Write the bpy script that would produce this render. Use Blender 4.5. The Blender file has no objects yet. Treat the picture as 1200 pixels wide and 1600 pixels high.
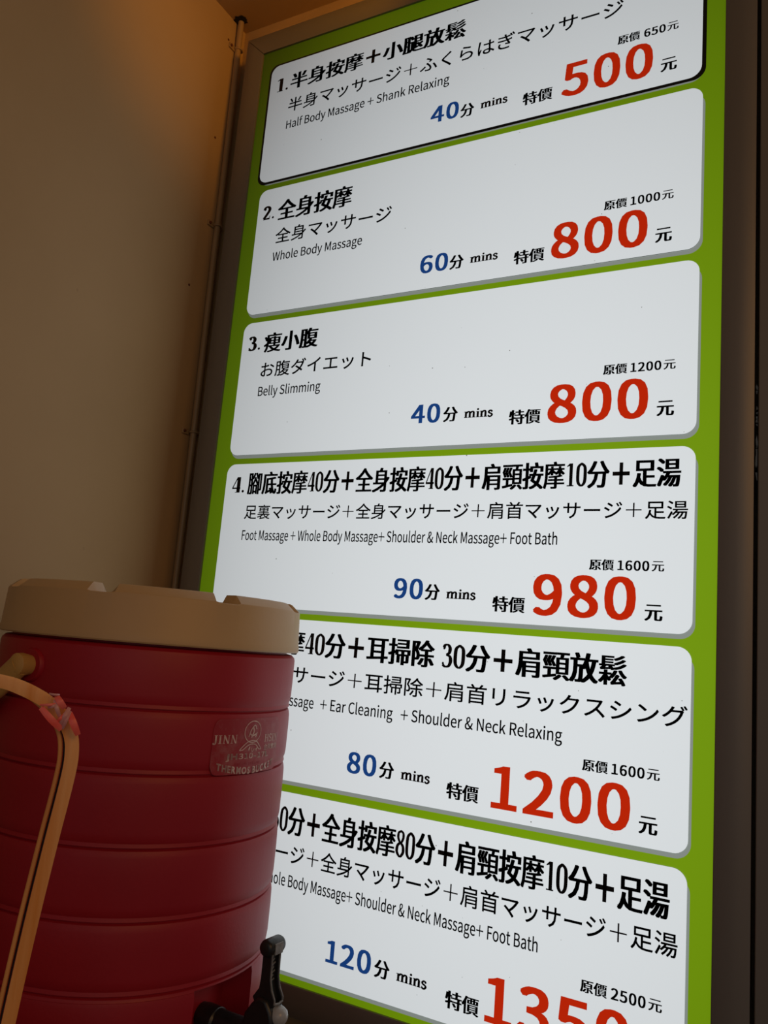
import bpy, bmesh, math, random, json
from mathutils import Vector, Matrix
random.seed(4)
PI = math.pi

# ---------------------------------------------------------------- camera, world, lights, exposure
SC = 0.7                      # metres per board unit
Z0 = 1.226                    # height of the board's origin
BX, BY = 0.158, -0.2788       # axis of the drink dispenser
scene = bpy.context.scene
col = scene.collection
cam_d = bpy.data.cameras.new('camera')
cam = bpy.data.objects.new('camera', cam_d)
col.objects.link(cam)
scene.camera = cam
cam_d.sensor_fit = 'VERTICAL'
cam_d.sensor_height = 24.0
cam_d.lens = 1251.4 / 1600 * 24.0
cam_d.clip_start = 0.01
rt = Vector((0.88065994, 0.46636295, 0.08332867)).normalized()
fw = Vector((-0.47372898, 0.86527851, 0.16393279)).normalized()
up = rt.cross(fw).normalized()
M = Matrix((rt, up, -fw)).transposed().to_4x4()
M.translation = Vector((0.82310, -0.97714, 1.12016))
cam.matrix_world = M

world = bpy.data.worlds.new('world')
scene.world = world
world.use_nodes = True
bg = world.node_tree.nodes['Background']
bg.inputs[0].default_value = (0.62, 0.72, 0.85, 1)
bg.inputs[1].default_value = 0.13

def light(kind, name, loc, energy, color, **kw):
    d = bpy.data.lights.new(name, kind)
    d.energy = energy
    d.color = color
    tgt = kw.pop('target', None)
    for k, v in kw.items():
        setattr(d, k, v)
    o = bpy.data.objects.new(name, d)
    o.location = loc
    if tgt:
        o.rotation_euler = (Vector(tgt) - Vector(loc)).to_track_quat('-Z', 'Y').to_euler()
    col.objects.link(o)
    return o
# warm bulb under the soffit, and the daylight of the street coming in from behind
light('SPOT', 'warm_spotlight', (0.40, -0.22, 2.13), 3.2, (1.0, 0.40, 0.01), shadow_soft_size=0.03, spot_size=math.radians(84), spot_blend=1.0, target=(-0.12, -0.02, 2.22))
light('AREA', 'warm_fill', (1.9, -1.25, 1.85), 4.5, (1.0, 0.50, 0.15), shape='RECTANGLE', size=1.0, size_y=0.8, target=(0.2, -0.3, 1.0))  # unseen warm fill, added to tint the lid and the bamboo orange
light('AREA', 'street_daylight', (1.7, -3.1, 1.7), 3.0, (1.0, 0.90, 0.74), shape='RECTANGLE', size=1.6, size_y=1.6, target=(-0.1, -1.2, 1.3))

vs = scene.view_settings
vs.view_transform = 'Standard'
vs.look = 'None'
vs.gamma = 1.0
vs.exposure = 0.0
vs.use_curve_mapping = False

# ---------------------------------------------------------------- helpers
def tag(o, label=None, cat=None, group=None, kind=None):
    if label: o['label'] = label
    if cat: o['category'] = cat
    if group: o['group'] = group
    if kind: o['kind'] = kind
    return o

def empty(name, loc=(0, 0, 0), label=None, cat=None):
    o = bpy.data.objects.new(name, None)
    o.location = loc
    o.empty_display_size = 0.05
    col.objects.link(o)
    return tag(o, label, cat)

def mesh_obj(name, verts, faces, mat, parent=None, smooth=False, mats=None, midx=None):
    me = bpy.data.meshes.new(name)
    me.from_pydata([tuple(v) for v in verts], [], faces)
    me.update()
    for m in (mats or [mat]):
        me.materials.append(m)
    if midx:
        me.polygons.foreach_set('material_index', midx)
    if smooth:
        me.polygons.foreach_set('use_smooth', [True] * len(me.polygons))
    o = bpy.data.objects.new(name, me)
    col.objects.link(o)
    if parent:
        o.parent = parent
        o.matrix_parent_inverse = Matrix.Translation(-Vector(parent.location))
        o.matrix_parent_inverse = Matrix.Identity(4)
        o.location = (0, 0, 0)
        off = Vector(parent.location)
        p = parent.parent
        while p:
            off += Vector(p.location)
            p = p.parent
        me.transform(Matrix.Translation(-off))
    return o

def fix(o, angle=35):
    bm = bmesh.new()
    bm.from_mesh(o.data)
    bmesh.ops.remove_doubles(bm, verts=bm.verts, dist=1e-6)
    bmesh.ops.recalc_face_normals(bm, faces=bm.faces)
    bm.to_mesh(o.data)
    bm.free()
    o.data.polygons.foreach_set('use_smooth', [True] * len(o.data.polygons))
    o.data.set_sharp_from_angle(angle=math.radians(angle))
    return o

def bevel(o, w, seg=2, angle=40):
    m = o.modifiers.new('bevel', 'BEVEL')
    m.width = w
    m.segments = seg
    m.limit_method = 'ANGLE'
    m.angle_limit = math.radians(angle)
    return o

def box(name, lo, hi, mat, parent=None, bev=0.0):
    (x0, y0, z0), (x1, y1, z1) = lo, hi
    v = [(x0, y0, z0), (x1, y0, z0), (x1, y1, z0), (x0, y1, z0), (x0, y0, z1), (x1, y0, z1), (x1, y1, z1), (x0, y1, z1)]
    f = [(0, 3, 2, 1), (4, 5, 6, 7), (0, 1, 5, 4), (1, 2, 6, 5), (2, 3, 7, 6), (3, 0, 4, 7)]
    o = mesh_obj(name, v, f, mat, parent)
    if bev: bevel(o, bev)
    return o

def prism(name, outline, axis_fn, t0, t1, mat, parent=None, bev=0.0):
    """closed 2D outline extruded between t0 and t1; axis_fn(u, v, t) -> point"""
    n = len(outline)
    v = [axis_fn(a, b, t0) for a, b in outline] + [axis_fn(a, b, t1) for a, b in outline]
    f = [tuple(range(n)), tuple(range(2 * n - 1, n - 1, -1))]
    f += [(i, i + n, (i + 1) % n + n, (i + 1) % n) for i in range(n)]
    o = mesh_obj(name, v, f, mat, parent)
    fix(o)
    if bev: bevel(o, bev)
    return o

def tube(name, pts, rad, mat, parent=None, n=12, cap=True, flat=1.0, upv=(0, 0, 1)):
    """swept tube; rad may be a list; flat squashes the section along the side axis"""
    pts = [Vector(p) for p in pts]
    v, f = [], []
    N = len(pts)
    for i, p in enumerate(pts):
        t = (pts[min(i + 1, N - 1)] - pts[max(i - 1, 0)]).normalized()
        s = t.cross(Vector(upv))
        if s.length < 1e-4: s = t.cross(Vector((1, 0, 0)))
        s.normalize()
        u = s.cross(t).normalized()
        r = rad[i] if isinstance(rad, (list, tuple)) else rad
        for k in range(n):
            a = 2 * PI * k / n
            v.append(p + s * (math.cos(a) * r * flat) + u * (math.sin(a) * r))
    for i in range(N - 1):
        for k in range(n):
            f.append((i * n + k, i * n + (k + 1) % n, (i + 1) * n + (k + 1) % n, (i + 1) * n + k))
    if cap:
        f.append(tuple(range(n)))
        f.append(tuple((N - 1) * n + k for k in range(n)))
    return fix(mesh_obj(name, v, f, mat, parent), 50)

def lathe(name, prof, cx, cy, mat, parent=None, n=96, angle=30):
    v, f = [], []
    for r, z in prof:
        for k in range(n):
            a = 2 * PI * k / n
            v.append((cx + r * math.cos(a), cy + r * math.sin(a), z))
    for i in range(len(prof) - 1):
        for k in range(n):
            f.append((i * n + k, i * n + (k + 1) % n, (i + 1) * n + (k + 1) % n, (i + 1) * n + k))
    f.append(tuple(range(n)))
    f.append(tuple((len(prof) - 1) * n + k for k in range(n)))
    return fix(mesh_obj(name, v, f, mat, parent), angle)

def smooth_path(pts, k=6):
    P = [Vector(p) for p in pts]
    out = []
    for i in range(len(P) - 1):
        a, b, c, d = P[max(i - 1, 0)], P[i], P[i + 1], P[min(i + 2, len(P) - 1)]
        for j in range(k):
            t = j / k
            out.append(0.5 * ((2 * b) + (c - a) * t + (2 * a - 5 * b + 4 * c - d) * t * t + (3 * b - a - 3 * c + d) * t ** 3))
    out.append(P[-1])
    return out

# ---------------------------------------------------------------- materials
def newmat(name):
    m = bpy.data.materials.new(name)
    m.use_nodes = True
    nt = m.node_tree
    return m, nt, nt.nodes['Principled BSDF']

def link(nt, a, b): nt.links.new(a, b)

def mat_noise(name, c1, c2, scale=8, rough=0.6, metallic=0.0, bump=0.0, bscale=60, detail=4, stretch=None, spec=0.5, coat=0.0, speck=None):
    m, nt, b = newmat(name)
    tc = nt.nodes.new('ShaderNodeTexCoord')
    mp = nt.nodes.new('ShaderNodeMapping')
    link(nt, tc.outputs['Object'], mp.inputs[0])
    if stretch: mp.inputs['Scale'].default_value = stretch
    nz = nt.nodes.new('ShaderNodeTexNoise')
    nz.inputs['Scale'].default_value = scale
    nz.inputs['Detail'].default_value = detail
    link(nt, mp.outputs[0], nz.inputs['Vector'])
    cr = nt.nodes.new('ShaderNodeValToRGB')
    cr.color_ramp.elements[0].position = 0.3
    cr.color_ramp.elements[1].position = 0.7
    cr.color_ramp.elements[0].color = (*c1, 1)
    cr.color_ramp.elements[1].color = (*c2, 1)
    link(nt, nz.outputs['Fac'], cr.inputs[0])
    out = cr.outputs[0]
    if speck:
        n2 = nt.nodes.new('ShaderNodeTexNoise')
        n2.inputs['Scale'].default_value = speck[0]
        n2.inputs['Detail'].default_value = 1
        link(nt, tc.outputs['Object'], n2.inputs['Vector'])
        r2 = nt.nodes.new('ShaderNodeValToRGB')
        r2.color_ramp.elements[0].position = speck[1]
        r2.color_ramp.elements[1].position = speck[1] + 0.03
        link(nt, n2.outputs['Fac'], r2.inputs[0])
        mx = nt.nodes.new('ShaderNodeMixRGB')
        link(nt, r2.outputs[0], mx.inputs[0])
        link(nt, out, mx.inputs[1])
        mx.inputs[2].default_value = (*speck[2], 1)
        out = mx.outputs[0]
    link(nt, out, b.inputs['Base Color'])
    b.inputs['Roughness'].default_value = rough
    b.inputs['Metallic'].default_value = metallic
    b.inputs['Specular IOR Level'].default_value = spec
    b.inputs['Coat Weight'].default_value = coat
    if bump:
        n3 = nt.nodes.new('ShaderNodeTexNoise')
        n3.inputs['Scale'].default_value = bscale
        n3.inputs['Detail'].default_value = 5
        link(nt, mp.outputs[0], n3.inputs['Vector'])
        bp = nt.nodes.new('ShaderNodeBump')
        bp.inputs['Strength'].default_value = bump
        bp.inputs['Distance'].default_value = 0.002
        link(nt, n3.outputs['Fac'], bp.inputs['Height'])
        link(nt, bp.outputs[0], b.inputs['Normal'])
    return m

def mat_lit(name, color, strength, power=1.0, specks=False, base=None):
    """translucent print in front of the fluorescent tubes: the tubes' unevenness across the box"""
    m, nt, b = newmat(name)
    ge = nt.nodes.new('ShaderNodeNewGeometry')
    sp = nt.nodes.new('ShaderNodeSeparateXYZ')
    link(nt, ge.outputs['Position'], sp.inputs[0])
    def mth(op, a, bb, cl=False):
        n = nt.nodes.new('ShaderNodeMath')
        n.operation = op
        n.use_clamp = cl
        for i, q in enumerate((a, bb)):
            if isinstance(q, (int, float)): n.inputs[i].default_value = q
            else: link(nt, q, n.inputs[i])
        return n.outputs[0]
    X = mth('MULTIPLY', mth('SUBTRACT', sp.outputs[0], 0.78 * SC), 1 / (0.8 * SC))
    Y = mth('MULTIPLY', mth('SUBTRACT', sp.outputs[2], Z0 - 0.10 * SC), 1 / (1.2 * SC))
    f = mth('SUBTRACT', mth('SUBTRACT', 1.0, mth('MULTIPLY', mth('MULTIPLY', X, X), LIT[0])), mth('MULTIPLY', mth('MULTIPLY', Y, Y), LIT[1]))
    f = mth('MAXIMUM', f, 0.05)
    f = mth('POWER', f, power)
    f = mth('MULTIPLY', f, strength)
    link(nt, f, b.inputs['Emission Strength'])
    b.inputs['Emission Color'].default_value = (*color, 1)
    if specks:
        cb = nt.nodes.new('ShaderNodeCombineXYZ')
        link(nt, sp.outputs[0], cb.inputs[0])
        link(nt, sp.outputs[2], cb.inputs[1])
        n2 = nt.nodes.new('ShaderNodeTexVoronoi')
        n2.voronoi_dimensions = '2D'
        n2.inputs['Scale'].default_value = 17
        link(nt, cb.outputs[0], n2.inputs['Vector'])
        sc = nt.nodes.new('ShaderNodeSeparateColor')
        link(nt, n2.outputs['Color'], sc.inputs[0])
        lim = mth('MULTIPLY', mth('MULTIPLY', sc.outputs[0], sc.outputs[0]), 0.017)
        isd = mth('MULTIPLY', mth('LESS_THAN', n2.outputs['Distance'], lim), mth('GREATER_THAN', sc.outputs[1], 0.45))
        mx = nt.nodes.new('ShaderNodeMixRGB')
        link(nt, isd, mx.inputs[0])
        mx.inputs[1].default_value = (*color, 1)
        mx.inputs[2].default_value = (color[0] * .25, color[1] * .24, color[2] * .22, 1)
        link(nt, mx.outputs[0], b.inputs['Emission Color'])
    b.inputs['Base Color'].default_value = (*(base or [c * .5 for c in color]), 1)
    b.inputs['Roughness'].default_value = 0.45
    return m
LIT = (0.36, 0.30)

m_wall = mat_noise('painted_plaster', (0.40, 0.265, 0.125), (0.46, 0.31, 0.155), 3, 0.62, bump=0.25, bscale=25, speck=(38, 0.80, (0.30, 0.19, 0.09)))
m_ceil = mat_noise('soffit_paint', (0.40, 0.25, 0.11), (0.45, 0.29, 0.13), 4, 0.6, bump=0.2, bscale=30)
m_trimp = mat_noise('painted_strip', (0.38, 0.25, 0.12), (0.46, 0.30, 0.14), 14, 0.5, bump=0.4, bscale=60)
m_pipe = mat_noise('painted_conduit', (0.30, 0.20, 0.10), (0.36, 0.24, 0.12), 10, 0.45, bump=0.2)
m_floor = mat_noise('floor_stone', (0.16, 0.15, 0.14), (0.22, 0.21, 0.19), 6, 0.6, bump=0.2)
m_bronze = mat_noise('bronze_anodised_aluminium', (0.180, 0.166, 0.150), (0.205, 0.188, 0.170), 3, 0.45, metallic=0.3, bump=0.06, bscale=90, stretch=(1, 1, .2))
m_dark = mat_noise('dark_gap', (0.004, 0.004, 0.004), (0.008, 0.008, 0.007), 5, 0.9)
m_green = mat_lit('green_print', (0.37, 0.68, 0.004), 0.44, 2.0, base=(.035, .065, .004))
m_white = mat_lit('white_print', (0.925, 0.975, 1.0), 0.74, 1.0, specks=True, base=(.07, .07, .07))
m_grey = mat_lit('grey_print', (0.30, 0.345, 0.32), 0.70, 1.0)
m_edge = mat_noise('acrylic_edge', (0.10, 0.11, 0.10), (0.16, 0.17, 0.15), 12, 0.4)
m_ink = mat_noise('black_ink', (0.003, 0.003, 0.004), (0.006, 0.006, 0.007), 20, 0.5, spec=0.2)
m_ink2 = mat_noise('thin_black_ink', (0.010, 0.008, 0.016), (0.014, 0.011, 0.020), 20, 0.5, spec=0.2)
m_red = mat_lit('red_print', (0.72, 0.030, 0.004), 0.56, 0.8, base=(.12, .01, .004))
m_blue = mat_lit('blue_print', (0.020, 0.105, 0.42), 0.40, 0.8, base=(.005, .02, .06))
m_tank = mat_noise('red_plastic', (0.34, 0.007, 0.017), (0.39, 0.010, 0.022), 7, 0.46, bump=0.06, bscale=300, spec=0.4)
m_lid = mat_noise('cream_plastic', (0.52, 0.335, 0.155), (0.57, 0.375, 0.18), 6, 0.45, bump=0.1, bscale=120, speck=(45, 0.80, (0.42, 0.27, 0.12)))
m_bail = mat_noise('tan_plastic', (0.52, 0.29, 0.075), (0.60, 0.35, 0.10), 9, 0.40, bump=0.1)
m_black = mat_noise('black_plastic', (0.010, 0.010, 0.011), (0.020, 0.020, 0.022), 30, 0.35, bump=0.15, bscale=200)
m_rim = mat_noise('pale_grey_plastic', (0.10, 0.10, 0.10), (0.28, 0.28, 0.28), 60, 0.35, bump=0.3, bscale=150)  # paler mottled grey for the lever's raised edges
m_cap = mat_noise('clouded_grey_plastic', (0.30, 0.31, 0.33), (0.42, 0.43, 0.45), 20, 0.25)
m_bamboo = mat_noise('bamboo', (0.80, 0.30, 0.050), (0.98, 0.50, 0.18), 22, 0.32, bump=0.3, bscale=60, stretch=(4, 4, .25))
m_bamboo2 = mat_noise('bamboo_inner', (0.66, 0.25, 0.06), (0.78, 0.36, 0.10), 30, 0.5, stretch=(4, 4, .3))
m_ribbon = mat_noise('pink_plastic_ribbon', (0.95, 0.10, 0.07), (0.95, 0.24, 0.20), 60, 0.35, bump=0.2)
m_ribbon2 = mat_noise('pale_pink_ribbon', (0.60, 0.24, 0.24), (0.74, 0.36, 0.34), 60, 0.35, bump=0.2)
m_table = mat_noise('worn_table_wood', (0.10, 0.05, 0.025), (0.16, 0.085, 0.04), 12, 0.5, stretch=(1, 8, 1), bump=0.2)
m_glint = mat_noise('white_glint', (0.6, 0.6, 0.58), (0.75, 0.75, 0.72), 30, 0.5)  # white that stands for light glimpsed in the slit
m_rust = mat_noise('rusty_metal', (0.07, 0.02, 0.008), (0.16, 0.05, 0.02), 60, 0.7)

def mat_label():
    m, nt, b = newmat('worn_printed_film')
    tc = nt.nodes.new('ShaderNodeTexCoord')
    nz = nt.nodes.new('ShaderNodeTexNoise')
    nz.inputs['Scale'].default_value = 55
    nz.inputs['Detail'].default_value = 6
    nz.inputs['Roughness'].default_value = 0.7
    link(nt, tc.outputs['Object'], nz.inputs['Vector'])
    cr = nt.nodes.new('ShaderNodeValToRGB')
    cr.color_ramp.elements[0].position = 0.47
    cr.color_ramp.elements[1].position = 0.75
    cr.color_ramp.elements[0].color = (0.35, 0.009, 0.020, 1)
    cr.color_ramp.elements[1].color = (0.40, 0.11, 0.11, 1)
    link(nt, nz.outputs['Fac'], cr.inputs[0])
    link(nt, cr.outputs[0], b.inputs['Base Color'])
    b.inputs['Roughness'].default_value = 0.5
    return m
m_film = mat_label()
m_pink = mat_noise('worn_pale_print', (0.50, 0.26, 0.24), (0.78, 0.58, 0.52), 150, 0.5)

# ---------------------------------------------------------------- lettering
LATIN = json.loads('''{"&":[238,[[91,-5,112,-2,132,3,149,13,165,25,180,15,195,6,210,0,224,-5,232,22,221,26,209,31,197,38,184,47,198,67,211,90,221,113,229,138,199,138,192,117,184,97,174,79,163,63,145,79,128,96,112,115,98,135,119,151,138,168,151,188,156,211,152,231,143,247,127,258,105,261,81,257,63,244,51,225,47,201,48,187,51,172,56,156,63,141,44,126,28,110,17,90,13,67,18,38,34,15,59,1],[144,42,132,33,120,27,108,22,95,21,74,24,58,34,48,49,44,68,46,83,53,95,64,107,76,118,91,98,107,78,125,59],[86,156,81,168,77,179,75,191,74,201,76,216,82,228,92,236,106,239,117,236,124,230,129,221,130,210,126,194,117,180,103,168]]],"+":[194,[[84,41,110,41,110,117,181,117,181,141,110,141,110,218,84,218,84,141,13,141,13,117,84,117]]],"B":[230,[[35,0,117,0,156,5,187,19,207,42,214,75,210,99,200,117,183,129,162,137,162,138,178,147,190,159,197,176,200,194,193,223,175,242,147,253,111,257,35,257],[68,148,68,231,107,231,134,229,153,222,164,209,168,190,164,172,153,159,134,151,106,148],[68,26,68,123,112,123,142,120,164,111,178,97,182,76,178,54,164,38,142,29,112,26]]],"C":[223,[[132,-5,155,-2,176,5,195,17,211,32,193,53,180,41,166,32,151,26,133,24,100,31,75,52,59,85,54,129,59,172,76,205,101,226,134,233,150,231,164,226,176,219,187,209,204,230,192,242,175,252,156,259,134,261,89,252,53,226,29,184,20,128,29,72,52,31,88,4]]],"E":[206,[[35,0,187,0,187,28,68,28,68,121,165,121,165,149,68,149,68,229,183,229,183,257,35,257]]],"F":[193,[[35,0,68,0,68,115,166,115,166,143,68,143,68,229,183,229,183,257,35,257]]],"H":[255,[[35,0,68,0,68,121,187,121,187,0,220,0,220,257,187,257,187,149,68,149,68,257,35,257]]],"M":[284,[[35,0,64,0,64,142,64,160,63,180,62,200,60,218,62,218,82,159,131,26,153,26,201,159,222,218,223,218,222,200,220,180,219,160,219,142,219,0,249,0,249,257,210,257,161,119,157,106,152,93,148,79,143,66,142,66,137,79,133,93,128,106,123,119,74,257,35,257]]],"N":[253,[[35,0,66,0,66,135,65,155,64,175,63,195,62,215,63,215,91,162,185,0,218,0,218,257,187,257,187,123,187,103,188,82,190,62,192,42,190,42,162,95,68,257,35,257]]],"R":[222,[[68,135,68,230,111,230,137,228,157,220,169,206,173,185,169,163,157,147,137,138,111,135],[176,0,213,0,147,112,171,122,189,137,201,158,205,185,199,219,180,241,152,253,116,257,35,257,35,0,68,0,68,109,114,109]]],"S":[209,[[106,-5,143,1,170,17,188,40,194,68,190,93,178,112,162,126,141,137,104,153,89,159,75,168,65,180,62,196,65,211,75,223,90,230,110,233,127,231,142,226,156,219,168,209,185,230,170,242,152,252,132,259,110,261,77,256,52,242,35,221,29,193,34,169,46,150,63,137,81,127,118,111,135,103,148,94,157,82,161,65,157,48,146,35,130,27,107,24,87,26,68,33,51,43,36,56,17,33,35,18,56,6,80,-2]]],"W":[307,[[63,0,102,0,140,155,143,170,147,184,150,199,153,213,154,213,158,199,161,184,164,170,167,155,206,0,245,0,298,257,267,257,239,117,236,96,232,75,229,55,225,34,223,34,219,55,214,76,210,96,205,117,169,257,140,257,104,117,100,96,95,75,90,55,86,34,85,34,81,55,77,75,73,96,69,117,42,257,9,257]]],"a":[197,[[76,-5,93,-2,109,3,125,12,139,23,140,23,143,0,169,0,169,117,165,149,154,174,133,189,103,195,81,193,61,187,43,179,29,170,41,148,53,156,67,162,82,167,98,168,117,164,129,154,136,138,137,120,85,111,49,97,28,77,21,49,25,26,36,10,54,-1],[85,21,72,23,61,28,54,38,51,51,56,68,70,82,97,92,137,99,137,46,124,35,111,28,98,23]]],"c":[179,[[107,-5,124,-3,140,2,155,9,169,19,155,41,145,34,134,28,123,24,110,22,86,27,67,42,55,65,51,95,56,125,68,148,87,163,111,168,122,167,131,164,140,158,149,152,165,173,154,181,142,188,127,193,110,195,75,188,46,169,26,137,18,95,25,53,44,22,72,2]]],"d":[217,[[97,-5,114,-2,129,3,143,12,155,22,156,22,159,0,185,0,185,279,153,279,153,206,154,173,142,182,130,189,116,194,101,195,70,188,43,168,25,137,19,95,24,53,40,21,65,2],[104,22,82,27,65,42,55,65,51,95,56,125,68,148,85,163,106,168,118,167,130,163,141,157,153,148,153,48,141,37,129,29,117,24]]],"e":[194,[[109,-5,127,-3,144,1,158,7,172,15,160,36,149,30,138,25,126,22,113,21,88,26,68,39,55,60,50,88,178,88,179,106,174,143,160,171,136,189,103,195,72,188,44,168,25,137,18,95,25,53,45,22,74,2],[49,110,56,135,68,154,85,166,104,169,124,166,139,154,148,136,151,110]]],"f":[114,[[12,164,37,164,37,0,69,0,69,164,110,164,110,190,69,190,69,220,71,236,76,248,84,255,96,258,101,257,107,256,112,255,118,252,125,277,118,280,110,282,102,283,93,283,68,279,51,266,41,247,37,221,37,190,12,188]]],"g":[197,[[96,-88,136,-82,166,-68,186,-47,193,-22,188,-1,176,13,155,21,126,23,89,23,73,25,63,29,57,36,56,44,57,51,59,57,63,62,68,67,75,64,82,62,89,61,96,60,123,65,145,78,160,99,166,126,164,138,161,149,156,158,150,166,189,166,189,190,123,190,117,192,111,194,104,195,96,195,69,190,46,177,31,155,25,127,27,111,33,97,41,85,50,76,50,75,42,68,35,60,31,50,29,39,30,29,34,20,39,13,46,8,46,6,34,-3,25,-13,20,-25,18,-37,24,-58,40,-74,65,-84],[96,82,80,85,68,94,59,108,56,127,59,146,68,160,80,169,96,172,112,169,125,160,133,146,137,127,133,108,125,94,112,85],[101,-65,78,-63,60,-56,50,-46,46,-32,47,-24,50,-16,56,-8,65,0,72,-1,78,-2,84,-3,90,-3,123,-3,139,-4,151,-8,159,-16,161,-27,157,-41,145,-54,126,-62]]],"h":[213,[[32,0,64,0,64,138,78,151,90,160,103,165,116,167,133,164,144,155,150,139,152,116,152,0,184,0,184,120,181,152,170,176,152,190,126,195,108,193,91,186,77,176,63,163,64,202,64,279,32,279]]],"i":[96,[[32,0,64,0,64,190,32,190],[48,229,57,231,64,235,68,242,70,251,68,259,64,266,57,270,48,271,40,270,33,266,29,259,27,251,29,242,33,235,40,231]]],"k":[193,[[32,0,64,0,64,50,99,92,155,0,190,0,118,113,181,190,146,190,65,90,64,90,64,279,32,279]]],"l":[99,[[66,-5,72,-4,77,-4,81,-3,84,-2,80,23,73,22,70,23,67,25,65,29,64,36,64,279,32,279,32,38,34,20,40,7,51,-2]]],"m":[324,[[32,0,64,0,64,138,77,151,89,160,101,165,112,167,128,164,139,155,145,139,147,116,147,0,179,0,179,138,192,151,204,160,216,165,227,167,243,164,254,155,260,139,263,116,263,0,294,0,294,120,291,152,280,176,262,190,237,195,220,192,204,185,189,173,174,159,167,174,156,185,141,192,121,195,105,193,90,186,75,175,62,162,62,162,58,190,32,190]]],"n":[214,[[32,0,64,0,64,138,78,151,90,160,103,165,116,167,133,164,144,155,150,139,152,116,152,0,184,0,184,120,181,152,170,176,152,190,126,195,108,193,91,186,76,175,62,162,62,162,58,190,32,190]]],"o":[212,[[106,-5,139,2,167,22,187,53,194,95,187,137,167,169,139,188,106,195,73,188,45,169,25,137,18,95,25,53,45,22,73,2],[106,22,84,27,66,42,55,65,51,95,55,125,66,148,84,163,106,168,129,163,146,148,157,125,161,95,157,65,146,42,129,27]]],"r":[136,[[32,0,64,0,64,122,75,143,87,156,100,164,112,166,117,166,122,166,126,165,131,163,137,191,132,193,127,194,122,195,116,195,101,192,86,184,73,172,62,155,62,155,58,190,32,190]]],"s":[164,[[82,-5,112,0,133,12,146,30,151,52,146,75,132,90,114,101,93,110,78,116,65,122,56,131,52,143,54,153,61,162,72,168,88,170,100,169,111,165,121,160,131,153,146,173,134,182,120,189,104,193,87,195,59,191,39,179,26,162,22,141,27,120,39,105,57,94,77,86,93,80,107,72,117,63,120,50,118,38,111,29,99,23,83,20,67,22,53,27,39,34,27,43,11,22,26,11,43,3,62,-3]]],"t":[132,[[92,-5,101,-4,110,-2,119,0,127,2,121,27,116,25,110,23,105,22,99,21,85,24,76,31,71,42,70,58,70,164,121,164,121,190,70,190,70,244,43,244,40,190,9,188,9,164,38,164,38,59,41,33,50,13,66,0]]],"u":[213,[[88,-5,106,-2,122,5,137,16,151,30,152,30,154,0,181,0,181,190,149,190,149,55,136,41,124,31,111,25,97,23,81,26,70,35,64,51,62,74,62,190,29,190,29,70,33,38,44,14,62,0]]],"x":[174,[[5,0,39,0,64,44,69,53,74,62,79,70,84,78,85,78,91,70,96,62,101,53,106,44,134,0,169,0,106,96,164,190,131,190,107,148,91,117,89,117,84,125,79,133,75,140,70,148,45,190,10,190,68,99]]],"y":[182,[[35,-82,61,-77,80,-63,95,-42,106,-16,178,190,147,190,112,85,97,31,95,31,90,44,86,58,81,72,76,85,38,190,5,190,81,0,77,-15,70,-31,60,-44,49,-53,34,-56,30,-55,26,-55,22,-54,19,-53,13,-78,18,-80,23,-81,29,-82]]]," ":[78,[]]}''')
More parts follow.
